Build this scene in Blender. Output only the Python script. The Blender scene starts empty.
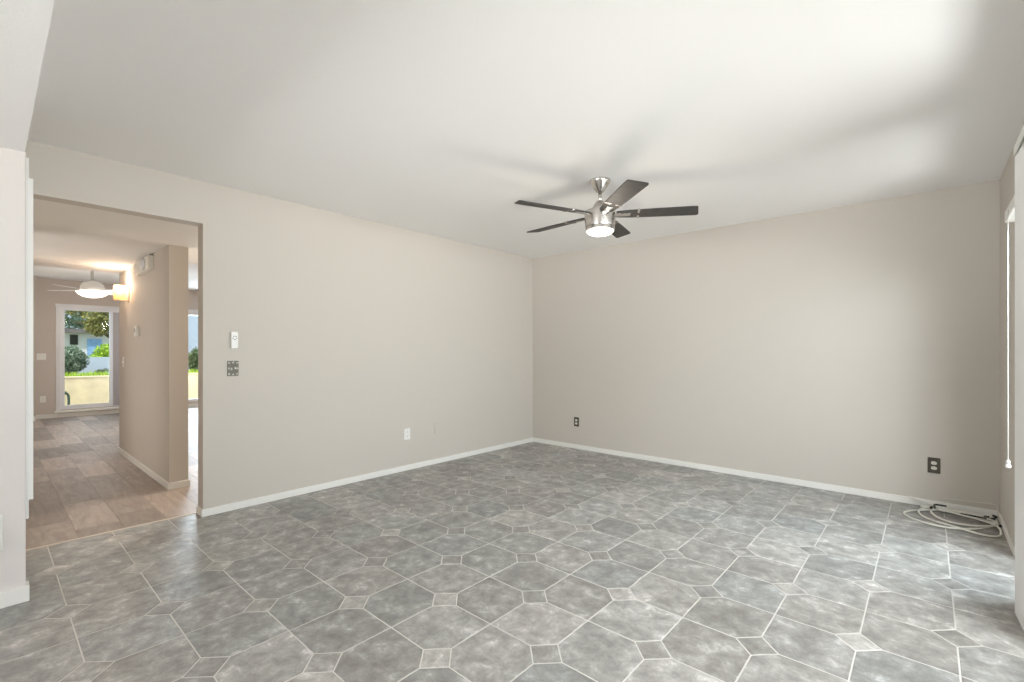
import bpy, bmesh, math, random
from mathutils import Vector, Matrix

# ------------------------------------------------------------------ camera
S = bpy.context.scene
COL = S.collection
YAW = 0.726677
cam_d = bpy.data.cameras.new('camera')
cam_d.sensor_width = 36.0
cam_d.lens = 467.77 / 1024 * 36.0
cam_d.shift_y = 10.35 / 1024
cam_d.clip_start = 0.02
cam = bpy.data.objects.new('camera', cam_d)
cam.location = (3.9646, -4.881, 1.21)
cam.rotation_euler = (math.pi / 2, 0, YAW)
COL.objects.link(cam)
S.camera = cam

# ------------------------------------------------------------------ world, sun, daylight, exposure
world = bpy.data.worlds.new('sky')
S.world = world
world.use_nodes = True
wn = world.node_tree.nodes
wn['Background'].inputs[0].default_value = (0.72, 0.85, 1.0, 1)
wn['Background'].inputs[1].default_value = 1.1

def area(name, loc, direction, sx, sy, power, color):
    d = bpy.data.lights.new(name, 'AREA')
    d.shape = 'RECTANGLE'; d.size = sx; d.size_y = sy
    d.energy = power; d.color = color
    o = bpy.data.objects.new(name, d)
    o.location = loc
    o.rotation_euler = Vector(direction).to_track_quat('-Z', 'Y').to_euler()
    COL.objects.link(o)
    return o

sd = bpy.data.lights.new('sun', 'SUN')
sd.energy = 5.2; sd.angle = 0.01; sd.color = (1.0, 0.95, 0.84)
sun = bpy.data.objects.new('sun', sd)
sun.rotation_euler = Vector((-0.27, 0.50, -0.72)).to_track_quat('-Z', 'Y').to_euler()
COL.objects.link(sun)

DAY = (0.98, 0.965, 1.0)
# sunlit patio bounce through the right wall's two openings, then added ceiling fills
area('patio_bounce', (5.5, -2.2, 0.06), (0, 0, 1), 0.9, 1.3, 62, DAY)
area('ceiling_fill_wide', (20.0, -5.0, 0.05), (0, 0, 1), 16.0, 16.0, 14000, DAY)  # distant uplight added to even out the ceiling
area('ceiling_fill_mid', (9.5, -3.6, 0.05), (0, 0, 1), 4.5, 7.0, 330, DAY)  # uplight added to brighten the left part of the ceiling
area('ceiling_fill_front', (2.6, -13.5, 0.05), (0, 0, 1), 5.0, 6.0, 3000, DAY)  # uplight added outside the front window to lift the ceiling
# sky seen through the openings of the right wall
area('sky_side', (6.05, -4.7, 1.95), (-0.45, 1, -0.15), 1.7, 1.2, 104, DAY)
area('sky_far_door', (4.80, -1.26, 1.75), (-1, 0.0, -1.6), 0.8, 0.6, 63, (0.78, 0.88, 1.0))
area('sky_near_door_high', (4.95, -3.0, 2.0), (-1, 0.0, -1.1), 1.8, 0.7, 24, (0.82, 0.90, 1.0))
area('sky_near_door', (6.0, -3.2, 1.9), (-1, 0.0, -0.1), 2.6, 1.3, 84, DAY)
# general fill lamp added at the unseen window behind the camera
area('camera_side_fill', (2.6, -7.9, 1.35), (0, 1, 0.05), 2.6, 1.7, 14, (1.0, 0.96, 0.92))
# lamp added in an unseen left-hand room to brighten the hall
area('hall_fill', (-2.0, -6.3, 0.35), (0, 0.8, 1), 2.0, 1.2, 30, (1.0, 0.95, 0.90))
area('far_ceiling_fill', (-8.55, -2.4, 0.12), (0.35, 0, 1), 0.7, 4.0, 60, (0.78, 0.87, 1.0))  # uplight added outside the far door to brighten the far ceiling
# daylight through the glazed doors of the far room
area('sky_far_room_door', (-8.6, -3.2, 1.5), (1, 0, -0.1), 1.6, 1.6, 16, (0.80, 0.88, 1.0))
area('sky_far_room_window', (-8.6, -1.2, 1.5), (1, 0, -0.1), 1.5, 1.6, 240, (0.80, 0.88, 1.0))

S.view_settings.view_transform = 'Standard'
S.view_settings.look = 'None'
S.view_settings.gamma = 1
S.view_settings.use_curve_mapping = False
S.view_settings.exposure = 0.05

# ------------------------------------------------------------------ materials
def new_mat(name):
    m = bpy.data.materials.new(name)
    m.use_nodes = True
    nt = m.node_tree
    b = nt.nodes['Principled BSDF']
    return m, nt, b

def simple(name, color, rough=0.5, metal=0.0, bump=0.0, bscale=100.0, vary=0.0, vscale=5.0):
    m, nt, b = new_mat(name)
    b.inputs['Base Color'].default_value = (*color, 1)
    b.inputs['Roughness'].default_value = rough
    b.inputs['Metallic'].default_value = metal
    tc = nt.nodes.new('ShaderNodeTexCoord')
    if vary:
        n = nt.nodes.new('ShaderNodeTexNoise'); n.inputs['Scale'].default_value = vscale
        n.inputs['Detail'].default_value = 6
        r = nt.nodes.new('ShaderNodeValToRGB')
        r.color_ramp.elements[0].position = 0.3; r.color_ramp.elements[1].position = 0.7
        r.color_ramp.elements[0].color = (*[c * (1 - vary) for c in color], 1)
        r.color_ramp.elements[1].color = (*[min(1, c * (1 + vary)) for c in color], 1)
        nt.links.new(tc.outputs['Object'], n.inputs['Vector'])
        nt.links.new(n.outputs['Fac'], r.inputs[0])
        nt.links.new(r.outputs[0], b.inputs['Base Color'])
    if bump:
        n = nt.nodes.new('ShaderNodeTexNoise'); n.inputs['Scale'].default_value = bscale
        bp = nt.nodes.new('ShaderNodeBump'); bp.inputs['Strength'].default_value = bump
        bp.inputs['Distance'].default_value = 0.002
        nt.links.new(tc.outputs['Object'], n.inputs['Vector'])
        nt.links.new(n.outputs['Fac'], bp.inputs['Height'])
        nt.links.new(bp.outputs[0], b.inputs['Normal'])
    return m

def emit(name, color, strength):
    m, nt, b = new_mat(name)
    b.inputs['Base Color'].default_value = (*color, 1)
    b.inputs['Emission Color'].default_value = (*color, 1)
    b.inputs['Emission Strength'].default_value = strength
    return m

WALL = simple('greige_wall_paint', (0.60, 0.548, 0.487), 0.75, bump=0.25, bscale=120)
WALL_N = simple('cream_textured_paint', (0.73, 0.68, 0.645), 0.75, bump=0.45, bscale=90)
CEIL = simple('ceiling_paint', (0.90, 0.88, 0.86), 0.85, bump=0.35, bscale=90)
TRIM = simple('white_trim_paint', (0.84, 0.82, 0.77), 0.4, bump=0.05, bscale=40)
WHITE = simple('white_plastic', (0.86, 0.84, 0.80), 0.35, bump=0.02, bscale=60)
VANE = simple('white_vinyl_vane', (0.85, 0.84, 0.82), 0.45, bump=0.05, bscale=60)
CABW = simple('white_cabinet_paint', (0.88, 0.87, 0.84), 0.35, bump=0.03, bscale=50)
IVORY = simple('ivory_plastic', (0.78, 0.75, 0.66), 0.35, bump=0.02)
BRONZE = simple('aged_bronze_plate', (0.085, 0.075, 0.055), 0.45, 0.5, bump=0.6, bscale=260, vary=0.5, vscale=160)
PEWTER = simple('pewter_ornate_plate', (0.12, 0.108, 0.088), 0.42, 0.5, bump=0.6, bscale=300, vary=0.4, vscale=220)
PEWLT = simple('pewter_highlight', (0.42, 0.39, 0.33), 0.4, 0.3)
NICKEL = simple('brushed_nickel', (0.62, 0.585, 0.55), 0.26, 1.0, bump=0.06, bscale=300)
BLADE = simple('espresso_blade', (0.045, 0.040, 0.036), 0.6, 0.0, vary=0.25, vscale=20)
DARK = simple('dark_plastic', (0.03, 0.027, 0.022), 0.45, bump=0.02)
CABLE = simple('ivory_cable_jacket', (0.72, 0.70, 0.62), 0.4, bump=0.02)
GREYB = simple('lavender_grey_vane', (0.50, 0.47, 0.48), 0.6, bump=0.03)
CONC = simple('patio_concrete', (0.52, 0.49, 0.44), 0.85, bump=0.3, vary=0.12, vscale=3)
STUCCO = simple('beige_stucco', (0.66, 0.56, 0.38), 0.9, bump=0.6, bscale=40, vary=0.10, vscale=6)
LAMPG = emit('fan_lamp_glass', (1.0, 0.92, 0.82), 2.6)
LAMPF = emit('far_fan_lamp_glass', (1.0, 0.93, 0.84), 1.6)
BULB = emit('sconce_bulb', (1.0, 0.84, 0.62), 4.5)
GRASSM = simple('grass', (0.30, 0.38, 0.20), 0.9, vary=0.5, vscale=8)
PALEB = simple('pale_blue_stucco', (0.50, 0.58, 0.70), 0.9, bump=0.3, bscale=40, vary=0.06)
HOUSEW = simple('white_house_paint', (0.78, 0.74, 0.78), 0.8, vary=0.05)
BLUEM = simple('blue_panel', (0.30, 0.48, 0.85), 0.5, vary=0.2, vscale=4)
ROOFM = simple('grey_roof', (0.22, 0.19, 0.20), 0.9, vary=0.2)
BARK = simple('bark', (0.16, 0.10, 0.06), 0.95, bump=0.8, bscale=20, vary=0.3)
PIPE = simple('green_painted_metal', (0.05, 0.09, 0.07), 0.4, 0.2, bump=0.05)

def leaf_mat(name, c1, c2):
    m, nt, b = new_mat(name)
    oi = nt.nodes.new('ShaderNodeNewGeometry')
    r = nt.nodes.new('ShaderNodeValToRGB')
    r.color_ramp.elements[0].color = (*c1, 1); r.color_ramp.elements[1].color = (*c2, 1)
    nt.links.new(oi.outputs['Random Per Island'], r.inputs[0])
    nt.links.new(r.outputs[0], b.inputs['Base Color'])
    b.inputs['Roughness'].default_value = 0.6
    return m
LEAF_D = leaf_mat('dark_green_leaves', (0.05, 0.09, 0.03), (0.24, 0.30, 0.14))
LEAF_B = leaf_mat('bright_green_leaves', (0.20, 0.38, 0.02), (0.62, 0.80, 0.10))
LEAF_S = leaf_mat('grey_green_leaves', (0.07, 0.13, 0.07), (0.38, 0.46, 0.36))
LEAF_O = leaf_mat('olive_leaves', (0.10, 0.11, 0.02), (0.46, 0.44, 0.15))

def glass_mat(name):
    m = bpy.data.materials.new(name); m.use_nodes = True
    nt = m.node_tree; nt.nodes.clear()
    out = nt.nodes.new('ShaderNodeOutputMaterial')
    mix = nt.nodes.new('ShaderNodeMixShader')
    t = nt.nodes.new('ShaderNodeBsdfTransparent'); t.inputs[0].default_value = (0.94, 0.97, 0.96, 1)
    g = nt.nodes.new('ShaderNodeBsdfGlossy'); g.inputs['Roughness'].default_value = 0.02; g.inputs[0].default_value = (0.05, 0.055, 0.06, 1)
    f = nt.nodes.new('ShaderNodeFresnel')
    ge = nt.nodes.new('ShaderNodeNewGeometry')
    io = nt.nodes.new('ShaderNodeMath'); io.operation = 'MULTIPLY_ADD'   # same index on the front and back of the pane
    io.inputs[1].default_value = 1 / 1.45 - 1.45; io.inputs[2].default_value = 1.45
    nt.links.new(ge.outputs['Backfacing'], io.inputs[0]); nt.links.new(io.outputs[0], f.inputs[0])
    nt.links.new(f.outputs[0], mix.inputs[0]); nt.links.new(t.outputs[0], mix.inputs[1])
    nt.links.new(g.outputs[0], mix.inputs[2]); nt.links.new(mix.outputs[0], out.inputs[0])
    return m
GLASS = glass_mat('window_glass')

def amber_mat():
    m = bpy.data.materials.new('amber_shade_glass'); m.use_nodes = True
    nt = m.node_tree; nt.nodes.clear()
    out = nt.nodes.new('ShaderNodeOutputMaterial')
    mix = nt.nodes.new('ShaderNodeMixShader'); mix.inputs[0].default_value = 0.38
    t = nt.nodes.new('ShaderNodeBsdfTransparent'); t.inputs[0].default_value = (1.0, 0.86, 0.66, 1)
    g = nt.nodes.new('ShaderNodeBsdfTranslucent'); g.inputs[0].default_value = (1.0, 0.72, 0.42, 1)
    nt.links.new(t.outputs[0], mix.inputs[1]); nt.links.new(g.outputs[0], mix.inputs[2])
    nt.links.new(mix.outputs[0], out.inputs[0])
    return m
AMBER = amber_mat()

def tile_mat():
    # attribute tone: R brightness, G pattern offset, B hue shift
    m, nt, b = new_mat('mottled_grey_tile')
    N = nt.nodes.new; Lk = nt.links.new
    at = N('ShaderNodeAttribute'); at.attribute_name = 'tone'
    sep = N('ShaderNodeSeparateColor'); Lk(at.outputs['Color'], sep.inputs[0])
    tc = N('ShaderNodeTexCoord')
    off = N('ShaderNodeVectorMath'); off.operation = 'MULTIPLY_ADD'
    cx = N('ShaderNodeCombineXYZ'); Lk(sep.outputs[1], cx.inputs[2])
    off.inputs[1].default_value = (1, 1, 40)
    Lk(cx.outputs[0], off.inputs[0]); Lk(tc.outputs['Object'], off.inputs[2])
    n1 = N('ShaderNodeTexNoise'); n1.inputs['Scale'].default_value = 11; n1.inputs['Detail'].default_value = 10
    n1.inputs['Roughness'].default_value = 0.72; n1.inputs['Distortion'].default_value = 0.25
    Lk(off.outputs[0], n1.inputs['Vector'])
    r1 = N('ShaderNodeValToRGB')
    e = r1.color_ramp.elements
    e[0].position = 0.36; e[0].color = (0.200, 0.197, 0.187, 1)
    e[1].position = 0.68; e[1].color = (0.58, 0.58, 0.575, 1)
    x = e.new(0.50); x.color = (0.290, 0.286, 0.272, 1)
    x = e.new(0.575); x.color = (0.355, 0.352, 0.34, 1)
    Lk(n1.outputs['Fac'], r1.inputs[0])
    br = N('ShaderNodeMath'); br.operation = 'MULTIPLY_ADD'
    br.inputs[1].default_value = 0.38; br.inputs[2].default_value = 0.92
    Lk(sep.outputs[0], br.inputs[0])
    vm = N('ShaderNodeVectorMath'); vm.operation = 'SCALE'
    Lk(r1.outputs[0], vm.inputs[0]); Lk(br.outputs[0], vm.inputs['Scale'])
    hue = N('ShaderNodeMix'); hue.data_type = 'RGBA'; hue.blend_type = 'MULTIPLY'
    tint = N('ShaderNodeValToRGB')
    tint.color_ramp.elements[0].color = (1.03, 0.99, 0.95, 1)
    tint.color_ramp.elements[1].color = (0.99, 1.0, 0.99, 1)
    Lk(sep.outputs[2], tint.inputs[0])
    hue.inputs['Factor'].default_value = 1.0
    Lk(vm.outputs[0], hue.inputs['A']); Lk(tint.outputs[0], hue.inputs['B'])
    Lk(hue.outputs['Result'], b.inputs['Base Color'])
    b.inputs['Roughness'].default_value = 0.42
    b.inputs['Specular IOR Level'].default_value = 0.45
    n2 = N('ShaderNodeTexNoise'); n2.inputs['Scale'].default_value = 22; n2.inputs['Detail'].default_value = 4
    Lk(off.outputs[0], n2.inputs['Vector'])
    bp = N('ShaderNodeBump'); bp.inputs['Strength'].default_value = 0.35; bp.inputs['Distance'].default_value = 0.003
    Lk(n2.outputs['Fac'], bp.inputs['Height']); Lk(bp.outputs[0], b.inputs['Normal'])
    return m
TILE = tile_mat()
GROUT = simple('pale_grout', (0.60, 0.575, 0.53), 0.9, bump=0.3, bscale=200, vary=0.10, vscale=3)

def plank_mat():
    m, nt, b = new_mat('wood_look_plank')
    N = nt.nodes.new; Lk = nt.links.new
    at = N('ShaderNodeAttribute'); at.attribute_name = 'tone'
    sep = N('ShaderNodeSeparateColor'); Lk(at.outputs['Color'], sep.inputs[0])
    tc = N('ShaderNodeTexCoord')
    cx = N('ShaderNodeCombineXYZ'); Lk(sep.outputs[1], cx.inputs[2])
    off = N('ShaderNodeVectorMath'); off.operation = 'MULTIPLY_ADD'; off.inputs[1].default_value = (1, 1, 40)
    Lk(cx.outputs[0], off.inputs[0]); Lk(tc.outputs['Object'], off.inputs[2])
    mp = N('ShaderNodeMapping'); mp.inputs['Scale'].default_value = (1.6, 9, 1)
    Lk(off.outputs[0], mp.inputs[0])
    n = N('ShaderNodeTexNoise'); n.inputs['Scale'].default_value = 2.2; n.inputs['Detail'].default_value = 8
    n.inputs['Roughness'].default_value = 0.6; n.inputs['Distortion'].default_value = 0.8
    Lk(mp.outputs[0], n.inputs['Vector'])
    r = N('ShaderNodeValToRGB')
    r.color_ramp.elements[0].position = 0.3; r.color_ramp.elements[0].color = (0.30, 0.245, 0.21, 1)
    r.color_ramp.elements[1].position = 0.72; r.color_ramp.elements[1].color = (0.47, 0.40, 0.345, 1)
    Lk(n.outputs['Fac'], r.inputs[0])
    br = N('ShaderNodeMath'); br.operation = 'MULTIPLY_ADD'
    br.inputs[1].default_value = 0.50; br.inputs[2].default_value = 0.74
    Lk(sep.outputs[0], br.inputs[0])
    vm = N('ShaderNodeVectorMath'); vm.operation = 'SCALE'
    Lk(r.outputs[0], vm.inputs[0]); Lk(br.outputs[0], vm.inputs['Scale'])
    Lk(vm.outputs[0], b.inputs['Base Color'])
    b.inputs['Roughness'].default_value = 0.5
    b.inputs['Specular IOR Level'].default_value = 0.35
    return m
PLANK = plank_mat()

# ------------------------------------------------------------------ mesh helpers
def bx(bm, x0, x1, y0, y1, z0, z1):
    vs = [bm.verts.new((x, y, z)) for z in (z0, z1) for y in (y0, y1) for x in (x0, x1)]
    for f in ((0, 2, 3, 1), (4, 5, 7, 6), (0, 1, 5, 4), (1, 3, 7, 5), (3, 2, 6, 7), (2, 0, 4, 6)):
        bm.faces.new([vs[i] for i in f])
    return vs

def obj(name, bm, mat, parent=None, smooth=False, bevel=0.0, seg=2):
    bmesh.ops.recalc_face_normals(bm, faces=bm.faces)
    me = bpy.data.meshes.new(name)
    bm.to_mesh(me); bm.free()
    if smooth:
        for p in me.polygons: p.use_smooth = True
    o = bpy.data.objects.new(name, me)
    me.materials.append(mat)
    COL.objects.link(o)
    if parent: o.parent = parent
    if bevel:
        md = o.modifiers.new('bevel', 'BEVEL'); md.width = bevel; md.segments = seg; md.limit_method = 'ANGLE'
    return o

def boxes(name, lst, mat, parent=None, bevel=0.0):
    bm = bmesh.new()
    for b in lst: bx(bm, *b)
    return obj(name, bm, mat, parent, bevel=bevel)

def struct(o):
    o['kind'] = 'structure'; return o

def tag(o, label, cat, group=None, kind=None):
    o['label'] = label; o['category'] = cat
    if group: o['group'] = group
    if kind: o['kind'] = kind
    return o

def empty(name, loc, rz=0.0):
    o = bpy.data.objects.new(name, None)
    o.location = loc; o.rotation_euler = (0, 0, rz); o.empty_display_size = 0.1
    COL.objects.link(o)
    return o

def lathe(bm, prof, n=48, center=(0, 0)):
    rings = []
    for r, z in prof:
        if r < 1e-6:
            rings.append([bm.verts.new((center[0], center[1], z))])
        else:
            rings.append([bm.verts.new((center[0] + r * math.cos(2 * math.pi * k / n), center[1] + r * math.sin(2 * math.pi * k / n), z)) for k in range(n)])
    for a, b in zip(rings[:-1], rings[1:]):
        for k in range(n):
            q = [a[k % len(a)], a[(k + 1) % len(a)], b[(k + 1) % len(b)], b[k % len(b)]]
            u = []
            for v in q:
                if v not in u: u.append(v)
            if len(u) > 2: bm.faces.new(u)

def smooth_path(pts, sub=6):
    P = [Vector(p) for p in pts]
    out = []
    for i in range(len(P) - 1):
        p0 = P[max(i - 1, 0)]; p1 = P[i]; p2 = P[i + 1]; p3 = P[min(i + 2, len(P) - 1)]
        for k in range(sub):
            t = k / sub
            out.append(0.5 * ((2 * p1) + (-p0 + p2) * t + (2 * p0 - 5 * p1 + 4 * p2 - p3) * t * t + (-p0 + 3 * p1 - 3 * p2 + p3) * t ** 3))
    out.append(P[-1])
    return out

def tube(bm, pts, r, n=10):
    rings = []
    for i, p in enumerate(pts):
        d = (pts[min(i + 1, len(pts) - 1)] - pts[max(i - 1, 0)])
        if d.length < 1e-9: d = Vector((1, 0, 0))
        d.normalize()
        up = Vector((0, 0, 1)) if abs(d.z) < 0.9 else Vector((1, 0, 0))
        a = d.cross(up).normalized(); b = a.cross(d)
        rr = r[i] if isinstance(r, (list, tuple)) else r
        rings.append([bm.verts.new(p + a * rr * math.cos(2 * math.pi * k / n) + b * rr * math.sin(2 * math.pi * k / n)) for k in range(n)])
    for a, b in zip(rings[:-1], rings[1:]):
        for k in range(n):
            bm.faces.new((a[k], a[(k + 1) % n], b[(k + 1) % n], b[k]))
    bm.faces.new(rings[0]); bm.faces.new(rings[-1])

def solid(name, poly_pts, normal, depth, mat, parent=None, bevel=0.0):
    """closed outline (3D points) extruded along normal*depth"""
    bm = bmesh.new()
    n = Vector(normal) * depth
    a = [bm.verts.new(Vector(p)) for p in poly_pts]; b = [bm.verts.new(Vector(p) + n) for p in poly_pts]
    bm.faces.new(a); bm.faces.new(b)
    for k in range(len(a)):
        bm.faces.new((a[k], a[(k + 1) % len(a)], b[(k + 1) % len(a)], b[k]))
    return obj(name, bm, mat, parent, bevel=bevel)

# ------------------------------------------------------------------ dimensions
H = 2.454          # ceiling
XR = 4.354         # right wall face
YL = -3.825        # end of the left wall
ZH = 2.145         # hall ceiling and header
XF = -7.90         # far wall face
HF = 2.52          # far room ceiling

# ------------------------------------------------------------------ floor (tiles)
def clip_poly(poly, ax, val, keep_greater):
    out = []
    for i in range(len(poly)):
        p, q = poly[i], poly[(i + 1) % len(poly)]
        ip = (p[ax] >= val) == keep_greater; iq = (q[ax] >= val) == keep_greater
        if ip: out.append(p)
        if ip != iq:
            t = (val - p[ax]) / (q[ax] - p[ax])
            out.append((p[0] + t * (q[0] - p[0]), p[1] + t * (q[1] - p[1])))
    return out

def inset(poly, d):
    n = len(poly); out = []
    for i in range(n):
        p0 = Vector(poly[i - 1]); p1 = Vector(poly[i]); p2 = Vector(poly[(i + 1) % n])
        e1 = (p1 - p0).normalized(); e2 = (p2 - p1).normalized()
        n1 = Vector((-e1.y, e1.x)); n2 = Vector((-e2.y, e2.x))
        k = 1 + n1.dot(n2)
        if k < 0.2: k = 0.2
        out.append(tuple(p1 + (n1 + n2) * (d / k)))
    return out

def area2(poly):
    return sum(poly[i - 1][0] * poly[i][1] - poly[i][0] * poly[i - 1][1] for i in range(len(poly))) / 2

def dedupe(poly):
    out = []
    for p in poly:
        if not out or (abs(p[0] - out[-1][0]) + abs(p[1] - out[-1][1])) > 1e-4: out.append(p)
    if len(out) > 1 and (abs(out[0][0] - out[-1][0]) + abs(out[0][1] - out[-1][1])) < 1e-4: out.pop()
    return out

def add_tiles(bm, lay, polys, z, drop, gap, bevel):
    for poly, tone in polys:
        if len(poly) < 3 or area2(poly) < 0.0006: continue
        o1 = inset(poly, gap); o2 = inset(poly, gap + bevel)
        if area2(o1) < 0.0003 or area2(o2) < 0.0002: continue
        a = [bm.verts.new((x, y, z - drop * 2.2)) for x, y in o1]
        m = [bm.verts.new((x, y, z - drop)) for x, y in o1]
        b = [bm.verts.new((x, y, z)) for x, y in o2]
        fs = [bm.faces.new(b)]
        for k in range(len(a)):
            k2 = (k + 1) % len(a)
            fs.append(bm.faces.new((a[k], a[k2], m[k2], m[k])))
            fs.append(bm.faces.new((m[k], m[k2], b[k2], b[k])))
        for f in fs:
            for l in f.loops: l[lay] = (*tone, 1)

random.seed(11)
ts = 0.3085; ox, oy = 2.513, -3.700; dd = 0.080
bm = bmesh.new(); lay = bm.loops.layers.color.new('tone')
polys = []
XT0 = -0.125
for i in range(-10, 8):
    for j in range(-15, 13):
        x0 = ox + i * ts; y0 = oy + j * ts; x1 = x0 + ts; y1 = y0 + ts
        if (i + j) % 2 == 0:
            p = [(x0 + dd, y0), (x1, y0), (x1, y1 - dd), (x1 - dd, y1), (x0, y1), (x0, y0 + dd)]
        else:
            p = [(x0, y0), (x1 - dd, y0), (x1, y0 + dd), (x1, y1), (x0 + dd, y1), (x0, y1 - dd)]
        tone = (random.random(), random.random(), random.random())
        polys.append((p, tone))
for i in range(-10, 9):
    for j in range(-15, 14):
        if (i + j) % 2 == 0:
            x0 = ox + i * ts; y0 = oy + j * ts
            t = random.choice([-0.6, -0.3, 0.2, 0.6, 1.3]) if random.random() < 0.8 else 2.2
            polys.append(([(x0 + dd, y0), (x0, y0 + dd), (x0 - dd, y0), (x0, y0 - dd)], (t, random.random(), random.random() * 0.5)))
cp = []
for p, t in polys:
    p = clip_poly(p, 0, XT0, True)
    if len(p) > 2: p = clip_poly(p, 0, XR + 0.1, False)
    if len(p) > 2: p = clip_poly(p, 1, 0.06, False)
    if len(p) > 2: p = clip_poly(p, 1, -8.05, True)
    p = dedupe(p)
    if len(p) > 2: cp.append((p, t))
add_tiles(bm, lay, cp, 0.0, 0.0012, 0.0026, 0.0022)
floor = obj('floor', bm, TILE)
struct(floor)
struct(boxes('floor.001', [(-0.125, XR + 0.12, -8.1, 0.10, -0.08, -0.0014)], GROUT))
struct(boxes('trim_1', [(-0.142, -0.125, -4.80, YL, -0.02, 0.003)], simple('threshold_strip', (0.66, 0.58, 0.48), 0.5, bump=0.05), bevel=0.001))

# planks of the hall and the far room
random.seed(5)
bm = bmesh.new(); lay = bm.loops.layers.color.new('tone')
pw, plen = 0.235, 0.78
cp = []
row = 0; y = -4.95
while y < 1.0:
    xx = -8.0 - random.random() * plen
    while xx < -0.142:
        tone = (random.random() ** 0.9, random.random(), random.random())
        p = [(xx, y), (xx + plen, y), (xx + plen, y + pw), (xx, y + pw)]
        p = clip_poly(p, 0, -0.142, False)
        if len(p) > 2: p = clip_poly(p, 0, -8.02, True)
        p = dedupe(p)
        if len(p) > 2: cp.append((p, tone))
        xx += plen
    y += pw
add_tiles(bm, lay, cp, 0.0, 0.0008, 0.0006, 0.0012)
struct(obj('floor.002', bm, PLANK))
struct(boxes('floor.003', [(-8.02, -0.142, -4.95, 1.1, -0.08, -0.0022)], simple('plank_underlay', (0.14, 0.11, 0.09), 0.9, bump=0.05)))

# ------------------------------------------------------------------ walls and ceilings
struct(boxes('ceiling', [(-0.12, XR + 0.12, -4.755, 0.12, H, H + 0.12)], CEIL))
struct(boxes('ceiling.001', [(0.60, XR + 0.12, -8.12, -4.755, 2.176, H + 0.12), (-0.12, 0.60, -4.95, -4.755, H, H + 0.12)], CEIL))
struct(boxes('wall_left', [(-0.12, 0.0, YL, 1.1, 0, H), (-0.12, 0.0, -4.95, YL, ZH, H), (-0.12, 0.0, -4.95, -4.79, 0, ZH)], WALL))
struct(boxes('wall_back', [(0.0, XR + 0.12, 0.0, 0.12, 0, H)], WALL))
D1 = (-1.70, -0.88, 1.955); D2 = (-4.45, -2.02, 2.03)
struct(boxes('wall_right', [(XR, XR + 0.12, D1[1], 0.0, 0, H), (XR, XR + 0.12, D1[0], D1[1], D1[2], H),
                            (XR, XR + 0.12, D2[1], D1[0], 0, H), (XR, XR + 0.12, D2[0], D2[1], D2[2], H),
                            (XR, XR + 0.12, -8.12, D2[0], 0, H)], WALL))
struct(boxes('wall_near_left', [(0.64, 0.698, -8.1, -4.752, 0, 2.176), (0.0, 0.64, -4.95, -4.79, 0, H)], WALL_N, bevel=0.004))
struct(boxes('wall_front', [(0.64, 1.3, -8.12, -8.0, 0, H), (3.9, XR, -8.12, -8.0, 0, H), (1.3, 3.9, -8.12, -8.0, 0, 0.5), (1.3, 3.9, -8.12, -8.0, 2.12, H)], WALL))
# hall and far room
struct(boxes('wall_hall_right', [(-3.30, -1.0, -3.815, -3.672, 0, ZH)], WALL))
struct(boxes('wall_hall_left', [(-8.02, -2.7, -4.95, -4.80, 0, HF), (-1.3, -0.12, -4.95, -4.80, 0, HF), (-2.7, -1.3, -4.95, -4.80, 2.03, HF), (XF, XF + 0.26, -4.80, -4.30, 0, HF)], WALL))  # includes an unseen doorway, opened to let added light into the hall
FD = (-4.0, -2.75, 0.14, 2.04)     # far door opening y0 y1 z0 z1
FW = (-2.05, -0.75, 0.13, 2.04)
struct(boxes('wall_far', [(XF - 0.12, XF, -4.80, FD[0], 0, HF), (XF - 0.12, XF, FD[0], FD[1], FD[3], HF), (XF - 0.12, XF, FD[0], FD[1], 0, FD[2]),
                          (XF - 0.12, XF, FD[1], FW[0], 0, HF), (XF - 0.12, XF, FW[0], FW[1], FW[3], HF), (XF - 0.12, XF, FW[0], FW[1], 0, FW[2]),
                          (XF - 0.12, XF, FW[1], 1.1, 0, HF)], simple('far_wall_paint', (0.62, 0.55, 0.50), 0.75, bump=0.2)))
struct(boxes('wall_far_right', [(XF, -0.12, 1.0, 1.1, 0, HF)], WALL))
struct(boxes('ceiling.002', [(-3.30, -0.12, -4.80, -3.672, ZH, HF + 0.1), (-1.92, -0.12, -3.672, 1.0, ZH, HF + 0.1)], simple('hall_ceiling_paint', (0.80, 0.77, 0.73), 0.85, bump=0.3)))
struct(boxes('ceiling.003', [(XF - 0.12, -3.30, -4.95, 1.1, HF, HF + 0.1), (-3.30, -1.92, -3.672, 1.1, HF, HF + 0.1), (-3.30, -0.0, -4.95, -4.80, HF, HF + 0.1)], CEIL))

struct(boxes('wall_added_room', [(-3.4, -3.28, -7.0, -4.95, 0, HF), (-0.4, -0.28, -7.0, -4.95, 0, HF), (-3.4, -0.28, -7.12, -7.0, 0, HF)], WALL))  # shell of an unseen room, added around the lamp that brightens the hall
struct(boxes('ceiling.004', [(-3.4, -0.28, -7.12, -4.95, HF, HF + 0.1)], CEIL))
struct(boxes('floor.004', [(-3.4, -0.28, -7.12, -4.95, -0.08, -0.001)], PLANK))
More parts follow.
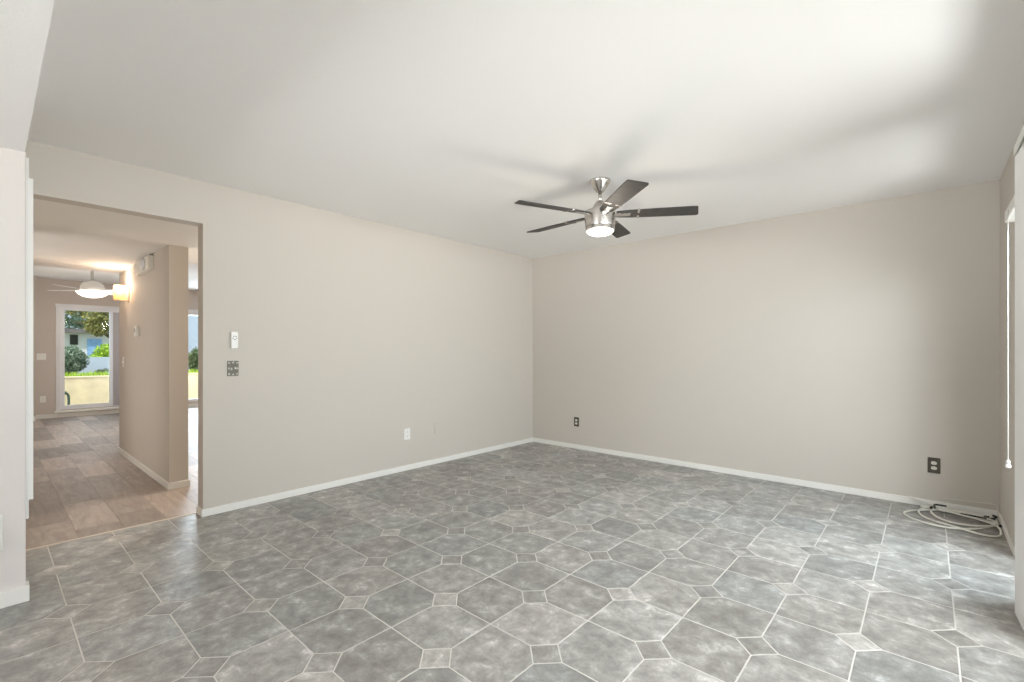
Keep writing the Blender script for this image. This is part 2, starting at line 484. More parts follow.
# baseboards: profile with a small rounded top
BH = 0.054; BT = 0.012
def baseb(name, lst, parent=None):
    return struct(boxes(name, lst, TRIM, parent, bevel=0.003))
baseb('baseboard_left', [(0.0, BT, YL - BT, 0.0, 0.0, BH), (-0.12, 0.0, YL - BT, YL, 0.0, BH)])
baseb('baseboard_back', [(BT, XR - BT, -BT, 0.0, 0.0, BH)])
baseb('baseboard_right', [(XR - BT, XR, D1[1] + 0.03, 0.0, 0.0, BH), (XR - BT, XR, D2[1] + 0.05, D1[0] - 0.05, 0, BH)])
baseb('baseboard_near_left', [(0.698, 0.698 + BT, -8.0, -4.752 + BT, 0.0, 0.078), (0.64, 0.698, -4.752, -4.752 + BT, 0.0, 0.078)])
baseb('baseboard_hall', [(-3.30, -1.0 + BT, -3.815 - BT, -3.815, 0, 0.06), (-1.0, -1.0 + BT, -3.815, -3.672 + BT, 0, 0.06), (-3.30 - BT, -3.30, -3.827, -3.66, 0, 0.06)])
baseb('baseboard_far', [(XF, XF + BT, -4.30, FD[0], 0, 0.08), (XF, XF + BT, FD[0], FD[1], 0, 0.07), (XF, XF + BT, FD[1], 1.0, 0, 0.08), (XF + 0.26, XF + 0.26 + BT, -4.80, -4.30, 0, 0.08)])

# ------------------------------------------------------------------ glazed openings
def yz_frame(name, x0, x1, y0, y1, z0, z1, w, mat, parent=None, bevel=0.002, wt=None, wb=None):
    wt = wt or w; wb = wb or w
    return boxes(name, [(x0, x1, y0, y0 + w, z0, z1), (x0, x1, y1 - w, y1, z0, z1), (x0, x1, y0 + w, y1 - w, z1 - wt, z1), (x0, x1, y0 + w, y1 - w, z0, z0 + wb)], mat, parent, bevel)

# right wall, far glazed door
d = struct(yz_frame('door_1', XR + 0.02, XR + 0.10, D1[0], D1[1], 0.0, D1[2], 0.035, WHITE))
yz_frame('sash', XR + 0.045, XR + 0.085, D1[0] + 0.035, D1[1] - 0.035, 0.035, D1[2] - 0.035, 0.045, WHITE, d)
boxes('glass', [(XR + 0.062, XR + 0.068, D1[0] + 0.08, D1[1] - 0.08, 0.08, D1[2] - 0.08)], GLASS, d)
d = struct(yz_frame('door_2', XR + 0.02, XR + 0.10, D2[0], D2[1], 0.0, D2[2], 0.035, WHITE))
ym = (D2[0] + D2[1]) / 2
for a, b_, xo in ((D2[0] + 0.035, ym + 0.025, 0.03), (ym - 0.025, D2[1] - 0.035, 0.065)):
    s_ = yz_frame('sliding_sash', XR + xo, XR + xo + 0.03, a, b_, 0.035, D2[2] - 0.035, 0.05, WHITE, d)
    boxes('glass', [(XR + xo + 0.012, XR + xo + 0.018, a + 0.05, b_ - 0.05, 0.085, D2[2] - 0.085)], GLASS, s_)
# window behind the camera
w = struct(boxes('window_1', [(1.3, 1.35, -8.1, -8.02, 0.5, 2.12), (3.85, 3.9, -8.1, -8.02, 0.5, 2.12), (1.35, 3.85, -8.1, -8.02, 2.07, 2.12), (1.35, 3.85, -8.1, -8.02, 0.5, 0.55), (2.58, 2.62, -8.1, -8.02, 0.55, 2.07)], WHITE))
boxes('glass', [(1.35, 2.58, -8.063, -8.057, 0.55, 2.07), (2.62, 3.85, -8.063, -8.057, 0.55, 2.07)], GLASS, w)
# far wall: glazed door with head casing and sill
TRIMF = simple('white_door_paint', (0.80, 0.79, 0.80), 0.4, bump=0.03)
d = struct(yz_frame('door_3', XF - 0.10, XF - 0.0, FD[0], FD[1], FD[2], FD[3], 0.045, TRIMF))
boxes('casing', [(XF, XF + 0.018, FD[0] - 0.035, FD[0] + 0.03, FD[2] - 0.02, FD[3] + 0.035), (XF, XF + 0.03, FD[0] - 0.045, FD[1] + 0.04, FD[3] - 0.015, FD[3] + 0.04),
                 (XF, XF + 0.018, FD[1] - 0.03, FD[1] + 0.035, FD[2] - 0.02, FD[3] + 0.035)], TRIMF, d, 0.003)
boxes('sill', [(XF, XF + 0.06, FD[0] - 0.06, FD[1] + 0.06, FD[2] - 0.055, FD[2] - 0.015)], TRIM, d, 0.004)
s_ = yz_frame('sliding_sash', XF - 0.06, XF - 0.025, FD[0] + 0.03, -3.225, FD[2] + 0.02, FD[3] - 0.03, 0.055, TRIMF, d, wt=0.04)
boxes('glass', [(XF - 0.046, XF - 0.040, FD[0] + 0.085, -3.28, FD[2] + 0.075, FD[3] - 0.07)], GLASS, s_)
s_ = yz_frame('sliding_sash', XF - 0.095, XF - 0.065, -3.28, FD[1] - 0.03, FD[2] + 0.02, FD[3] - 0.03, 0.05, TRIMF, d)
boxes('glass', [(XF - 0.083, XF - 0.077, -3.23, FD[1] - 0.08, FD[2] + 0.07, FD[3] - 0.08)], GLASS, s_)
d = struct(yz_frame('window_2', XF - 0.10, XF, FW[0], FW[1], FW[2], FW[3], 0.05, TRIMF))
boxes('casing', [(XF, XF + 0.02, FW[0] - 0.05, FW[0] + 0.01, FW[2] - 0.03, FW[3] + 0.05), (XF, XF + 0.03, FW[0] - 0.06, FW[1] + 0.06, FW[3], FW[3] + 0.07), (XF, XF + 0.02, FW[1] - 0.01, FW[1] + 0.05, FW[2] - 0.03, FW[3] + 0.05)], TRIMF, d, 0.003)
boxes('glass', [(XF - 0.053, XF - 0.047, FW[0] + 0.05, FW[1] - 0.05, FW[2] + 0.05, FW[3] - 0.05)], GLASS, d)

# grey blind vanes gathered on the far door's right half
t = empty('vertical_blind', (XF + 0.06, -3.0, 0.0))
tag(t, 'closed lavender grey vertical blind over right half of far garden door', 'blind')
boxes('headrail', [(-0.028, 0.03, -0.26, 0.28, 1.965, 2.005)], TRIMF, t, 0.003)
for k in range(6):
    bm = bmesh.new()
    yy = -0.20 + k * 0.082
    bx(bm, -0.0012, 0.0012, -0.047, 0.047, 0.16, 1.965)
    o = obj('vane', bm, GREYB, t)
    o.location = (0.0, yy, 0); o.rotation_euler = (0, 0, 0.20)

# ------------------------------------------------------------------ blinds on the right wall
def vane_mesh():
    bm = bmesh.new()
    n = 6; w_ = 0.089; pts = []
    for k in range(n + 1):
        u = k / n - 0.5
        pts.append((0.006 * (1 - 4 * u * u), u * w_))
    z0, z1 = 0.012, 2.10
    A = [[bm.verts.new((x + s, y, z)) for x, y in pts] for s in (0, 0.0012) for z in (z0, z1)]
    for s in (0, 2):
        for k in range(n): bm.faces.new((A[s][k], A[s][k + 1], A[s + 1][k + 1], A[s + 1][k]))
    for k in range(n):
        bm.faces.new((A[0][k], A[0][k + 1], A[2][k + 1], A[2][k])); bm.faces.new((A[1][k], A[1][k + 1], A[3][k + 1], A[3][k]))
    for e in (0, n):
        bm.faces.new((A[0][e], A[1][e], A[3][e], A[2][e]))
    return bm
t = empty('vertical_blind', (4.267, -1.748, 0.0))
tag(t, 'floor length white vertical blind with gathered vanes at the right edge', 'blind')
boxes('headrail', [(0.005, 0.045, -2.55, -0.005, 2.098, 2.135)], WHITE, t, 0.003)
boxes('valance', [(-0.008, -0.002, -2.56, 0.002, 2.105, 2.145), (-0.002, 0.087, -0.004, 0.002, 2.105, 2.145)], WHITE, t, 0.002)
first = None
for k in range(12):
    if first is None:
        o = obj('vane', vane_mesh(), VANE, t, smooth=False); first = o
    else:
        o = first.copy(); COL.objects.link(o); o.parent = t
    o.location = (0.004 + 0.001 * k, -0.048 - k * 0.020, 0); o.rotation_euler = (0, 0, math.radians(12))
t = empty('vertical_blind', (4.322, -1.35, 0.0))
tag(t, 'short white blind headrail with hanging wand on the right wall by the corner', 'blind')
bm = bmesh.new()
bx(bm, -0.024, 0.031, -0.38, 0.41, 1.957, 2.022)
obj('headrail', bm, WHITE, t, bevel=0.006)
for k in range(6):
    bm = bmesh.new(); bx(bm, -0.0012, 0.0012, -0.030, 0.030, 0.03, 1.957)
    o = obj('vane', bm, VANE, t); o.location = (0, -0.30 + k * 0.012, 0); o.rotation_euler = (0, 0, math.radians(70))
bm = bmesh.new()
tube(bm, [Vector((-0.027, 0.215, 1.99)), Vector((-0.027, 0.215, 1.90)), Vector((-0.027, 0.215, 0.60))], 0.0027, 10)
WAND = simple('wand_plastic', (0.62, 0.61, 0.58), 0.4, bump=0.02)
wd = obj('wand', bm, WAND, t, smooth=True)
bm = bmesh.new(); lathe(bm, [(0.0, 0.566), (0.012, 0.568), (0.013, 0.584), (0.008, 0.588), (0.008, 0.592), (0.010, 0.596), (0.009, 0.608), (0.0, 0.610)], 20, (-0.027, 0.215))
obj('wand_tip', bm, WAND, wd, smooth=True)

# ------------------------------------------------------------------ white wall cabinet beside the opening
t = empty('wall_cabinet', (0.33, -4.79, 0.38))
tag(t, 'tall white wall cabinet seen edge-on behind the near left wall', 'cabinet')
boxes('body', [(-0.30, 0.30, 0.0, 0.051, 0.0, 1.79)], CABW, t, 0.002)
boxes('door', [(-0.295, -0.03, 0.052, 0.082, 0.02, 1.775)], CABW, t, 0.002)

# ------------------------------------------------------------------ ceiling fan
FX, FY = 2.181, -1.910
t = empty('ceiling_fan', (FX, FY, H))
tag(t, 'brushed nickel ceiling fan with five dark blades and lit glass bowl', 'ceiling fan')
bm = bmesh.new(); lathe(bm, [(0.0, 0.0), (0.074, 0.0), (0.075, -0.006), (0.070, -0.018), (0.055, -0.045), (0.036, -0.072), (0.026, -0.084), (0.0, -0.085)])
obj('canopy', bm, NICKEL, t, smooth=True)
bm = bmesh.new(); lathe(bm, [(0.0, -0.08), (0.0135, -0.08), (0.0135, -0.17), (0.0, -0.17)], 24)
obj('downrod', bm, NICKEL, t, smooth=True)
bm = bmesh.new(); lathe(bm, [(0.0, -0.150), (0.022, -0.150), (0.027, -0.154), (0.040, -0.172), (0.056, -0.198), (0.060, -0.205), (0.060, -0.222), (0.0, -0.222)])
obj('motor_cap', bm, NICKEL, t, smooth=True)
bm = bmesh.new(); lathe(bm, [(0.0, -0.222), (0.100, -0.222), (0.1105, -0.225), (0.1130, -0.232), (0.1120, -0.262), (0.1075, -0.330), (0.1055, -0.340), (0.0, -0.340)], 64)
hs = obj('motor_housing', bm, NICKEL, t, smooth=True)
bm = bmesh.new(); lathe(bm, [(0.096, -0.340), (0.1010, -0.341), (0.1010, -0.346), (0.1055, -0.3465), (0.1050, -0.366), (0.101, -0.368), (0.094, -0.368), (0.094, -0.34)], 64)
obj('light_ring', bm, NICKEL, t, smooth=True)
bm = bmesh.new(); lathe(bm, [(0.092, -0.360), (0.0985, -0.368), (0.096, -0.375), (0.086, -0.384), (0.068, -0.392), (0.044, -0.398), (0.020, -0.401), (0.0, -0.4015)], 64)
obj('lamp_bowl', bm, LAMPG, t, smooth=True)
for o in t.children:
    if o.data and o.name.split('.')[0] in ('motor_housing', 'motor_cap', 'light_ring', 'canopy'):
        md = o.modifiers.new('edge', 'EDGE_SPLIT'); md.split_angle = math.radians(40)
PITCH = math.radians(-10)
def fan_blade(ang, parent):
    R_ = Matrix.Rotation(PITCH, 4, 'X')
    # blade outline in local frame: x outward, y chord
    out = [(0.115, -0.045), (0.215, -0.056), (0.40, -0.062), (0.60, -0.066), (0.652, -0.066), (0.668, -0.060), (0.690, 0.050), (0.684, 0.062), (0.672, 0.066), (0.40, 0.062), (0.215, 0.056), (0.115, 0.045)]
    bm = bmesh.new()
    a = [bm.verts.new((x, y, -0.004)) for x, y in out]; b = [bm.verts.new((x, y, 0.004)) for x, y in out]
    bm.faces.new(a); bm.faces.new(b)
    for k in range(len(a)): bm.faces.new((a[k], a[(k + 1) % len(a)], b[(k + 1) % len(a)], b[k]))
    bm.transform(R_)
    o = obj('blade', bm, BLADE, parent, bevel=0.002)
    o.location = (0, 0, -0.252); o.rotation_euler = (0, 0, ang)
    # arm: dark plate and two nickel collar clips over the blade root
    bm = bmesh.new(); bx(bm, 0.262, 0.278, -0.061, -0.016, -0.0070, 0.0062); bx(bm, 0.262, 0.278, 0.016, 0.061, -0.0070, 0.0062); bx(bm, 0.261, 0.277, -0.060, 0.060, 0.0042, 0.0062)
    bm.transform(R_)
    obj('collar', bm, NICKEL, o)
    bm = bmesh.new(); bx(bm, 0.095, 0.215, -0.020, 0.020, -0.010, -0.0045)
    bm.transform(R_)
    obj('blade_arm', bm, NICKEL, o, bevel=0.002)
for k in range(5):
    fan_blade(math.radians(32 + 72 * k), t)
ld = bpy.data.lights.new('fan_lamp', 'POINT'); ld.energy = 6; ld.color = (1, 0.88, 0.74); ld.shadow_soft_size = 0.09
lo = bpy.data.objects.new('fan_lamp', ld); lo.location = (FX, FY, H - 0.50); COL.objects.link(lo)

# ------------------------------------------------------------------ wall plates
def rounded(w, h, r, n=5):
    pts = []
    for cx_, cy_, a0 in ((w / 2 - r, h / 2 - r, 0), (-w / 2 + r, h / 2 - r, 90), (-w / 2 + r, -h / 2 + r, 180), (w / 2 - r, -h / 2 + r, 270)):
        for k in range(n + 1):
            a = math.radians(a0 + 90 * k / n); pts.append((cx_ + r * math.cos(a), cy_ + r * math.sin(a)))
    return pts

def plate(bm, pts, y0, y1, taper=0.0):
    """outline (x,z) as a slab from y0 (wall) to y1 (front, negative y)"""
    a = [bm.verts.new((x, y0, z)) for x, z in pts]
    b = [bm.verts.new((x * (1 - taper), y1, z * (1 - taper))) for x, z in pts]
    bm.faces.new(a); bm.faces.new(b)
    for k in range(len(a)): bm.faces.new((a[k], a[(k + 1) % len(a)], b[(k + 1) % len(a)], b[k]))

def shift(pts, dx, dz): return [(x + dx, z + dz) for x, z in pts]

def outlet(loc, rz, mp, mr, label, w=0.07, h=0.115, blank=False, group=None):
    t = empty('wall_outlet', loc, rz)
    tag(t, label, 'outlet', group)
    bm = bmesh.new(); plate(bm, rounded(w, h, 0.004), 0.0, -0.0055, 0.03)
    obj('cover_plate', bm, mp, t)
    for s in (-1, 1):
        bm = bmesh.new()
        pts = [(max(-0.0165, min(0.0165, 0.0195 * math.cos(a))), 0.0135 * math.sin(a)) for a in [2 * math.pi * k / 24 for k in range(24)]]
        plate(bm, shift(pts, 0, s * 0.0195), -0.005, -0.0075)
        r = obj('receptacle', bm, mr, t)
        bm = bmesh.new()
        for sx in (-1, 1): bx(bm, sx * 0.0062 - 0.001, sx * 0.0062 + 0.001, -0.0079, -0.0072, s * 0.0195 + 0.000, s * 0.0195 + 0.0075)
        bx(bm, -0.002, 0.002, -0.0079, -0.0072, s * 0.0195 - 0.0085, s * 0.0195 - 0.0045)
        obj('slot', bm, DARK, r)
    bm = bmesh.new(); lathe(bm, [(0.0, 0.0), (0.003, 0.0), (0.0025, 0.001), (0.0, 0.0012)], 12)
    bm.transform(Matrix.Translation((0, -0.0055, 0)) @ Matrix.Rotation(math.radians(90), 4, 'X'))
    obj('screw', bm, mp, t)
    return t
RL = math.pi / 2      # plates on the left wall face +X
outlet((0.700, -0.0005, 0.334), 0, BRONZE, IVORY, 'dark bronze outlet on back wall close to the room corner')
outlet((4.000, -0.0005, 0.326), 0, BRONZE, IVORY, 'dark bronze outlet on back wall above the coiled white cables', 0.074, 0.12)
outlet((0.0005, -2.030, 0.368), RL, WHITE, WHITE, 'white outlet low on the left wall beneath the long blank stretch')
# painted blank plate
t = empty('blank_plate', (0.0005, -1.638, 0.385), RL)
tag(t, 'wall-coloured blank cover plate right of the white outlet', 'cover plate')
bm = bmesh.new(); plate(bm, rounded(0.072, 0.118, 0.004), 0.0, -0.006, 0.03); obj('cover_plate', bm, WALL, t)
for s in (-1, 1):
    bm = bmesh.new(); lathe(bm, [(0.0, 0.0), (0.003, 0.0), (0.0025, 0.001), (0.0, 0.0012)], 12)
    bm.transform(Matrix.Translation((0, -0.006, s * 0.042)) @ Matrix.Rotation(math.radians(90), 4, 'X')); obj('screw', bm, WALL, t)
# ornate switch plate
t = empty('ornate_switch_plate', (0.0005, -3.628, 1.080), RL)
tag(t, 'ornate pewter double switch plate below the white fan remote', 'switch')
bm = bmesh.new(); plate(bm, rounded(0.078, 0.116, 0.004), 0.0, -0.006, 0.03); obj('cover_plate', bm, PEWTER, t)
for x0, z0 in ((-0.028, 0.042), (0.028, 0.042), (-0.028, -0.042), (0.028, -0.042), (0, 0.046), (0, -0.046), (-0.029, 0.0), (0.029, 0.0)):
    pts = []
    for q in range(20):
        a = 2 * math.pi * q / 20; rr = 0.0092 if q % 4 in (0, 1) else 0.0045
        pts.append((x0 + rr * math.cos(a), z0 + rr * math.sin(a)))
    bm = bmesh.new(); plate(bm, pts, -0.0055, -0.0078); obj('ornament', bm, PEWLT, t)
for s in (-1, 1):
    bm = bmesh.new(); bx(bm, s * 0.013 - 0.0045, s * 0.013 + 0.0045, -0.016, -0.005, -0.010 + s * 0.003, 0.008 + s * 0.003)
    obj('toggle', bm, IVORY, t, bevel=0.002)
# fan remote in cradle
t = empty('fan_remote', (0.0005, -3.622, 1.296), RL)
tag(t, 'white handheld fan remote in wall cradle above ornate plate', 'remote control')
bm = bmesh.new(); plate(bm, rounded(0.052, 0.132, 0.006), 0.0, -0.010, 0.0); obj('cradle', bm, simple('grey_cradle', (0.55, 0.52, 0.48), 0.4, bump=0.02), t)
bm = bmesh.new(); plate(bm, rounded(0.047, 0.126, 0.006), -0.010, -0.024, 0.04); rb = obj('handset', bm, WHITE, t)
bm = bmesh.new()
for k in range(5):
    a = math.radians(90 + 72 * k + 180)
    cx_, cz_ = 0.013 * math.cos(a), 0.017 + 0.013 * math.sin(a)
    plate(bm, shift([(0.0042 * math.cos(b), 0.0042 * math.sin(b)) for b in [2 * math.pi * q / 12 for q in range(12)]], cx_, cz_), -0.0235, -0.0255)
obj('button_pad', bm, simple('grey_buttons', (0.16, 0.16, 0.17), 0.5, bump=0.02), rb)

# white plate on the near left wall, cut by the photo's edge
t = empty('wall_outlet', (0.6985, -4.885, 0.355), RL)
tag(t, 'white outlet cover on the near left wall, cut by frame edge', 'outlet')
bm = bmesh.new(); plate(bm, rounded(0.115, 0.165, 0.004), 0, -0.006, 0.02); obj('cover_plate', bm, WHITE, t)
for s in (-1, 0, 1):
    bm = bmesh.new(); bx(bm, 0.006, 0.050, -0.022, -0.006, s * 0.052 - 0.019, s * 0.052 + 0.019); obj('receptacle', bm, WHITE, t, bevel=0.003)

# ------------------------------------------------------------------ hall fittings (wall plane y=-3.815, facing -Y)
YH = -3.8155
t = empty('door_chime', (-1.96, YH, 2.06))
tag(t, 'white louvred door chime box high on the hall wall', 'door chime')
boxes('housing', [(-0.20, 0.40, -0.045, 0.0, -0.068, 0.066)], IVORY, t, 0.004)
bm = bmesh.new()
for k in range(9): bx(bm, -0.18 + k * 0.030, -0.168 + k * 0.030, -0.049, -0.044, -0.055, 0.052)
obj('grille', bm, WHITE, t)
bm = bmesh.new()
lathe(bm, [(0.0, 0.0), (0.058, 0.0), (0.060, 0.006), (0.054, 0.022), (0.034, 0.030), (0.0, 0.032)], 40)
bm.transform(Matrix.Translation((0.22, -0.045, 0.0)) @ Matrix.Rotation(math.radians(90), 4, 'X'))
obj('sounder', bm, simple('chime_dome', (0.70, 0.70, 0.70), 0.3, 0.3, bump=0.02), t, smooth=True)
t = empty('thermostat', (-2.22, YH, 1.415))
tag(t, 'small white thermostat halfway up the hall wall', 'thermostat')
boxes('backplate', [(-0.075, 0.065, -0.012, 0.0, -0.048, 0.048)], IVORY, t, 0.003)
boxes('body', [(-0.03, 0.055, -0.034, -0.012, -0.055, 0.055)], WHITE, t, 0.006)
boxes('display', [(-0.02, 0.012, -0.0352, -0.0338, -0.005, 0.035)], simple('lcd', (0.20, 0.20, 0.17), 0.3, bump=0.01), t)
t = empty('light_switch', (-3.03, YH, 1.085))
tag(t, 'pale light switch at the far end of the hall wall', 'switch')
boxes('cover_plate', [(-0.035, 0.035, -0.006, 0.0, -0.057, 0.057)], WHITE, t, 0.002)
boxes('toggle', [(-0.005, 0.005, -0.016, -0.006, -0.01, 0.012)], WHITE, t, 0.001)

# wall sconce: metal back plate, cup, open glass shade panels, bulb
t = empty('wall_sconce', (-2.74, YH, 1.865))
tag(t, 'lit amber glass wall sconce at the far end of the hall wall', 'wall lamp')
boxes('backplate', [(-0.055, 0.055, -0.014, 0.0, -0.10, 0.075)], simple('sconce_metal', (0.80, 0.66, 0.48), 0.3, 0.7, bump=0.03), t, 0.004)
bm = bmesh.new(); tube(bm, [Vector(p) for p in ((0, -0.01, -0.075), (0, -0.05, -0.085), (0, -0.085, -0.080), (0, -0.085, -0.05))], 0.008)
bm2 = bmesh.new(); lathe(bm2, [(0.0, -0.062), (0.020, -0.060), (0.024, -0.035), (0.018, -0.03), (0.0, -0.03)], 24, (0, -0.085))
obj('arm', bm, simple('sconce_arm_metal', (0.80, 0.66, 0.48), 0.3, 0.8, bump=0.03), t, smooth=True)
obj('socket', bm2, WHITE, t, smooth=True)
bm = bmesh.new()
def panel(x0, x1, y0, y1):
    bx(bm, x0, x1, y0, y1, -0.085, 0.075)
panel(-0.055, -0.051, -0.126, -0.034); panel(0.051, 0.055, -0.126, -0.034); panel(-0.051, 0.051, -0.126, -0.122)
obj('shade', bm, AMBER, t, bevel=0.001)
bm = bmesh.new(); lathe(bm, [(0.0, -0.03), (0.012, -0.028), (0.016, -0.005), (0.027, 0.020), (0.027, 0.038), (0.016, 0.054), (0.0, 0.058)], 24, (0, -0.085))
obj('bulb', bm, BULB, t, smooth=True)
ld = bpy.data.lights.new('sconce_lamp', 'POINT'); ld.energy = 11; ld.color = (1, 0.82, 0.66); ld.shadow_soft_size = 0.07
lo = bpy.data.objects.new('sconce_lamp', ld); lo.location = (-2.74, YH - 0.085, 1.91); COL.objects.link(lo)

ld = bpy.data.lights.new('kitchen_fill', 'POINT'); ld.energy = 85; ld.color = (1, 0.90, 0.78); ld.shadow_soft_size = 0.15  # unseen lamp added to light the passage behind the left wall
lo = bpy.data.objects.new('kitchen_fill', ld); lo.location = (-1.1, -2.4, 2.0); COL.objects.link(lo)

# far wall plates (face +X)
def far_plate(name, y, z, w, h, label, cat, n):
    t = empty(name, (XF + 0.0005, y, z), RL); tag(t, label, cat)
    bm = bmesh.new(); plate(bm, rounded(w, h, 0.004), 0, -0.006, 0.02); obj('cover_plate', bm, WHITE, t)
    return t
t = far_plate('light_switch', -4.22, 1.115, 0.118, 0.115, 'white double light switch left of the far garden door', 'switch', 2)
for s in (-1, 1): boxes('toggle', [(s * 0.024 - 0.006, s * 0.024 + 0.006, -0.016, -0.005, -0.012, 0.012)], IVORY, t, 0.002)
t = far_plate('wall_outlet', -4.20, 0.35, 0.075, 0.115, 'white outlet low on the far wall left of the garden door', 'outlet', 2)
for s in (-1, 1): boxes('receptacle', [(-0.016, 0.016, -0.008, -0.005, s * 0.02 - 0.013, s * 0.02 + 0.013)], IVORY, t, 0.002)

ld = bpy.data.lights.new('far_fan_lamp', 'POINT'); ld.energy = 21; ld.color = (1, 0.90, 0.80); ld.shadow_soft_size = 0.12
lo = bpy.data.objects.new('far_fan_lamp', ld); lo.location = (-5.55, -3.80, HF - 0.66); COL.objects.link(lo)
# far room white ceiling fan
t = empty('ceiling_fan', (-5.55, -3.80, HF))
tag(t, 'white ceiling fan with lit bowl in the far room', 'ceiling fan')
bm = bmesh.new(); lathe(bm, [(0.0, 0.0), (0.075, 0.0), (0.078, -0.012), (0.045, -0.035), (0.022, -0.042), (0.022, -0.25), (0.0, -0.25)], 36); obj('canopy', bm, WHITE, t, smooth=True)
bm = bmesh.new(); lathe(bm, [(0.0, -0.235), (0.045, -0.238), (0.095, -0.258), (0.130, -0.295), (0.146, -0.345), (0.147, -0.395), (0.0, -0.395)], 48); obj('motor_housing', bm, WHITE, t, smooth=True)
bm = bmesh.new(); lathe(bm, [(0.14, -0.395), (0.190, -0.402), (0.192, -0.412), (0.165, -0.445), (0.115, -0.475), (0.050, -0.490), (0.0, -0.492)], 48); obj('lamp_bowl', bm, LAMPF, t, smooth=True)
for k in range(4):
    bm = bmesh.new()
    pr = [(0.13, -0.03), (0.24, -0.055), (0.58, -0.062), (0.63, -0.03), (0.63, 0.03), (0.58, 0.062), (0.24, 0.055), (0.13, 0.03)]
    a = [bm.verts.new((x, y, -0.004)) for x, y in pr]; b = [bm.verts.new((x, y, 0.004)) for x, y in pr]
    bm.faces.new(a); bm.faces.new(b)
    for q in range(len(a)): bm.faces.new((a[q], a[(q + 1) % len(a)], b[(q + 1) % len(a)], b[q]))
    bm.transform(Matrix.Rotation(math.radians(-10), 4, 'X'))
    o = obj('blade', bm, WHITE, t); o.location = (0, 0, -0.385); o.rotation_euler = (0, 0, math.radians(225 + 90 * k))

# ------------------------------------------------------------------ coiled cables in the right corner
def C(lst, z=0.005, sub=7, seed=1):
    rnd = random.Random(seed)
    return smooth_path([(x, y, zz) for x, y, zz in lst], sub)
def cable(name, paths, r, mat, parent):
    bm = bmesh.new()
    for p in paths: tube(bm, smooth_path(p, 7), r, 8)
    return obj(name, bm, mat, parent, smooth=True)
t = empty('coaxial_cable', (4.1, -0.3, 0.0))
tag(t, 'loose coil of ivory cable on the tile in the right corner', 'cable')
def W(lst): return [(4.335 - (4.335 - x) * (0.94 if y < -0.1 else 1.0) - 4.1, (y if y > -0.08 else -0.08 + (y + 0.08) * 0.86) + 0.3, z) for x, y, z in lst]
r_ = 0.0062
loopA = W([(4.318, -0.24, 0.012), (4.22, -0.17, 0.016), (4.06, -0.10, 0.010), (3.93, -0.16, 0.008), (3.835, -0.27, 0.006), (3.80, -0.38, 0.006), (3.84, -0.49, 0.006), (3.95, -0.585, 0.008), (4.07, -0.60, 0.012), (4.19, -0.53, 0.018), (4.28, -0.40, 0.022), (4.325, -0.28, 0.020), (4.30, -0.16, 0.022), (4.20, -0.10, 0.02), (4.05, -0.085, 0.02)])
loopB = W([(4.05, -0.085, 0.02), (3.95, -0.12, 0.018), (3.89, -0.22, 0.016), (3.90, -0.36, 0.012), (3.97, -0.48, 0.012), (4.08, -0.565, 0.018), (4.20, -0.62, 0.012), (4.29, -0.60, 0.008), (4.325, -0.50, 0.010), (4.315, -0.38, 0.026), (4.24, -0.28, 0.028), (4.12, -0.20, 0.026), (4.00, -0.15, 0.026)])
loopC = W([(4.00, -0.15, 0.026), (3.96, -0.23, 0.022), (3.99, -0.36, 0.018), (4.06, -0.47, 0.022), (4.16, -0.50, 0.028), (4.26, -0.44, 0.030), (4.31, -0.33, 0.030), (4.29, -0.22, 0.03), (4.17, -0.15, 0.03), (4.02, -0.11, 0.03), (3.95, -0.06, 0.045), (3.86, -0.022, 0.058)])
o = cable('cable_loops', [loopA, loopB, loopC], r_, CABLE, t)
runs = [W([(3.92, -0.05 - 0.02 * k, 0.010 + 0.008 * (k % 2)), (4.05, -0.065 - 0.02 * k, 0.02), (4.18, -0.075 - 0.018 * k, 0.022), (4.30, -0.10 - 0.02 * k, 0.020), (4.328, -0.14 - 0.02 * k, 0.02)]) for k in range(4)]
cable('cable_bundle', runs, r_, CABLE, t)
cable('wall_lead', [W([(4.333, -0.10, 0.02), (4.338, -0.06, 0.075), (4.325, -0.014, 0.098), (4.20, -0.008, 0.092), (4.05, -0.008, 0.086)])], 0.0035, CABLE, t)
for p_ in (W([(3.985, -0.15, 0.030), (3.98, -0.11, 0.038), (4.01, -0.07, 0.042), (4.07, -0.06, 0.040)]), W([(4.13, -0.20, 0.032), (4.20, -0.215, 0.034), (4.27, -0.225, 0.034)])): cable('dark_lead', [p_], 0.006, DARK, t)
for (x, y, z, l, a) in ((4.275, -0.17, 0.036, 0.026, 0.3), (4.305, -0.19, 0.034, 0.035, 1.0), (4.318, -0.155, 0.046, 0.028, 2.0), (4.330, -0.335, 0.030, 0.022, 1.4), (3.985, -0.145, 0.034, 0.02, 1.2)):
    bm = bmesh.new(); dx, dy = math.cos(a) * l / 2, math.sin(a) * l / 2
    tube(bm, [Vector((x - 4.1 - dx, y + 0.3 - dy, z)), Vector((x - 4.1, y + 0.3, z)), Vector((x - 4.1 + dx, y + 0.3 + dy, z))], 0.0085, 10)
    obj('connector', bm, DARK, t, smooth=True)

